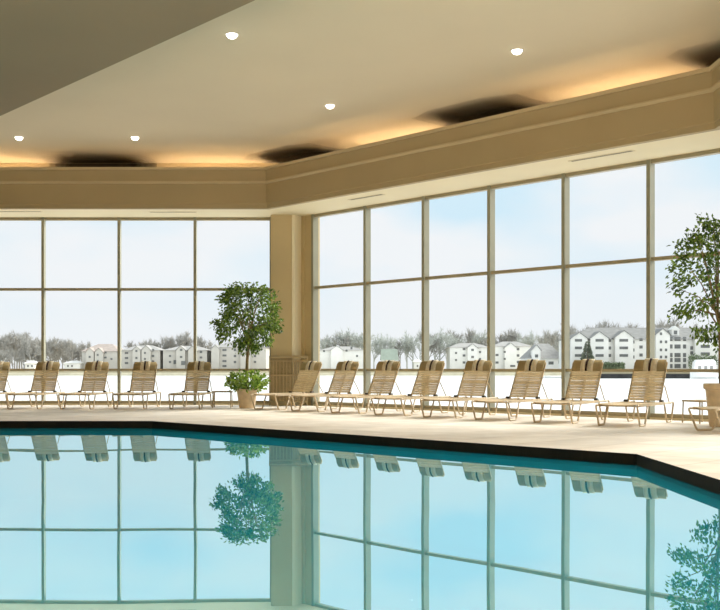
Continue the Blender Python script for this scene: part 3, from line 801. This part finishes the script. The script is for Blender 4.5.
for i in range(9):
    x = -6+i*10+rg.uniform(-2, 2)
    tree(rg.choice((0, 2, 4)), x, 347+rg.uniform(-2, 3), 337 if x < 22 else 345, LW, 'trees of the left woods', 1.2)
LM_ = 'bare grey tree rising behind the cream apartment blocks left of the corner ficus'
for x, y in ((134, 338), (142, 337), (151, 337), (158, 336), (166, 333), (173, 330), (180, 328.5), (187, 329), (194, 332), (204, 334), (212, 338), (222, 340), (232, 341), (258, 339), (266, 338)):
    tree(rg.choice((0, 2, 4)), x, y, rg.uniform(352, 362), LM_, 'trees behind the left apartment blocks', 1.0)
LR = 'pale bare tree on the far shore between the corner pier and the shed'
for x, y in ((321, 332), (328, 333), (336, 332), (343, 328), (350, 325), (357, 324), (364, 326)):
    tree(rg.choice((0, 1, 3)), x, y, rg.uniform(351, 360), LR, 'trees left of the shed', .95)
LS = 'bare tree on the far shore right of the shed, before the pale apartment blocks'
for x, y in ((374, 331), (384, 330), (393, 331), (400, 335), (407, 331), (413, 328), (420, 331), (428, 327), (435, 325), (440, 324), (447, 329), (454, 331)):
    tree(rg.choice((1, 1, 3, 0)), x, y, rg.uniform(338, 346) if x < 445 else 352, LS, 'trees right of the shed', .95)
LT = 'bare tree behind the pale apartment blocks of the middle far shore'
for x, y in ((459, 326), (466, 324), (474, 325), (482, 328), (492, 330), (500, 326), (507, 325), (512, 327), (520, 331), (526, 325), (534, 333), (541, 328), (548, 326), (556, 329), (562, 327)):
    tree(rg.choice((1, 0, 3, 4)), x, y, rg.uniform(352, 362), LT, 'trees behind the middle blocks', .9)
LB = 'bare tree showing above the grey roof of the long apartment building'
for x, y in ((575, 320), (581, 324), (597, 322), (604, 320), (612, 321), (622, 321), (633, 324), (643, 322), (664, 316), (668, 318), (684, 322)):
    tree(rg.choice((0, 4, 0)), x, y-3, rg.uniform(272, 282), LB, 'trees behind the long building', 1.0)
# conifer and hedges before the long building
r = tag(bpy.data.objects.new('conifer', None), 'dark conical evergreen before the long apartment building', 'tree'); C.objects.link(r); r.location = (wx(587.5, 244), 244, .02)
bm = nb(); hC = wz(340.5, 244); rc = random.Random(8)
for i in range(1500):
    t = rc.random()**.6; t = 1-t*.95; rad = 2.2*(1-t)*rc.random()**.4; a = rc.uniform(0, 2*PI)
    p = Vector((rad*math.cos(a), rad*math.sin(a), .3+t*(hC-.4))); leaf(bm, p, Vector((math.cos(a), math.sin(a), -.3))+rnd(rc)*.5, .6, .25, rc)
obj('foliage', bm, M['conifer'], r)
bm = nb(); tube(bm, [(0,0,0), (0,0,hC*.9)], .18, 6, r2=.04); obj('trunk', bm, M['bark'], r)
for x0, x1, yt, lab in ((600, 624, 361.5, 'low green hedge before the long apartment building'), (640, 664, 364, 'short green hedge at the foot of the taller gabled bay'), (689, 716, 353, 'grey-green shrub mass behind the moored boat')):
    Y = 244; hx = (wx(x1, Y)-wx(x0, Y))/2
    bm = nb(); zt_ = wz(yt, Y); rc = random.Random(int(x0))
    for i in range(900):
        p = Vector((rc.uniform(-hx, hx), rc.uniform(-.8, .8), rc.uniform(.05, 1)**.7*(zt_-.3)*(1-.25*rc.random()))); leaf(bm, p, rnd(rc)+Vector((0,-.3,.5)), .55, .35, rc)
    h_ = obj('hedge', bm, M['hedge']); h_.location = ((wx(x0, Y)+wx(x1, Y))/2, Y, .02); tag(h_, lab, 'hedge')

# ------------------------------------------------------------------ light
wd = bpy.data.worlds.new('sky'); S.world = wd; wd.use_nodes = True
nt = wd.node_tree; bg = nt.nodes['Background']
tc = nt.nodes.new('ShaderNodeTexCoord'); sp = nt.nodes.new('ShaderNodeSeparateXYZ')
nt.links.new(tc.outputs['Generated'], sp.inputs[0])
mp = nt.nodes.new('ShaderNodeMapping'); mp.inputs['Scale'].default_value = (5, 5, 11); mp.inputs['Location'].default_value = (1.3, .4, .2)
nt.links.new(tc.outputs['Generated'], mp.inputs[0])
n = nt.nodes.new('ShaderNodeTexNoise'); n.inputs['Scale'].default_value = 1.0; n.inputs['Detail'].default_value = 4; n.inputs['Roughness'].default_value = .45
nt.links.new(mp.outputs[0], n.inputs['Vector'])
cr = nt.nodes.new('ShaderNodeValToRGB'); cr.color_ramp.elements[0].position = .38; cr.color_ramp.elements[1].position = .62
nt.links.new(n.outputs['Fac'], cr.inputs[0])
mr = nt.nodes.new('ShaderNodeMapRange'); mr.inputs['From Min'].default_value = .02; mr.inputs['From Max'].default_value = .14
nt.links.new(sp.outputs['Z'], mr.inputs['Value'])
mu = nt.nodes.new('ShaderNodeMath'); mu.operation = 'MULTIPLY'
nt.links.new(mr.outputs[0], mu.inputs[0]); nt.links.new(cr.outputs[0], mu.inputs[1])
mx = nt.nodes.new('ShaderNodeMix'); mx.data_type = 'RGBA'
mx.inputs[6].default_value = (0.90, 0.925, 0.95, 1); mx.inputs[7].default_value = (0.66, 0.85, 0.965, 1)
nt.links.new(mu.outputs[0], mx.inputs[0]); nt.links.new(mx.outputs[2], bg.inputs['Color'])
bg.inputs['Strength'].default_value = 1.0

def area(name, loc, rot, size, sy, power, col, spread=180):
    l = bpy.data.lights.new(name, 'AREA'); l.shape = 'RECTANGLE'; l.size = size; l.size_y = sy; l.energy = power; l.color = col; l.spread = math.radians(spread)
    o = bpy.data.objects.new(name, l); C.objects.link(o); o.location = loc; o.rotation_euler = rot; return o
# fill lamps added behind the camera and under water, and the bright overcast sun
area('overhead_fill', (-2, 1.0, ZD-.1), (math.radians(12), 0, 0), 12, 5, 1100, (1.0, .92, .78), 100)
area('upward_fill', (-3, -2.5, 1.2), (math.radians(148), 0, 0), 9, 2, 2500, (1.0, .83, .64), 105)
area('pool_fill', (-4.5, 10.0, -1.3), (PI, 0, 0), 15, 12, 640, (.75, 1.0, 1.0))
def sun(name, d, e, ang, col):
    l = bpy.data.lights.new(name, 'SUN'); l.energy = e; l.angle = math.radians(ang); l.color = col
    o = bpy.data.objects.new(name, l); C.objects.link(o); o.rotation_euler = Vector(d).to_track_quat('-Z', 'Y').to_euler(); return o
sun('hazy_sun', (-.70, -.45, -.58), 6.5, 30, (1.0, .96, .89))
sun('outdoor_fill', (-.35, .75, -.6), 1.15, 60, (1.0, .98, .95))  # second sun added to brighten the far shore

S.view_settings.view_transform = 'Standard'; S.view_settings.look = 'None'
S.view_settings.exposure = 0.0; S.view_settings.gamma = 1.0
S.cycles.max_bounces = 10; S.cycles.diffuse_bounces = 5; S.cycles.transparent_max_bounces = 24

cam = bpy.data.cameras.new('camera'); co = bpy.data.objects.new('camera', cam); C.objects.link(co)
cam.sensor_fit = 'HORIZONTAL'; cam.sensor_width = 36; cam.lens = F/720*36
cam.shift_x = 0.0; cam.shift_y = 63/720
cam.clip_end = 2000
co.location = (0, 0, H); co.rotation_euler = (PI/2, 0, 0)
S.camera = co
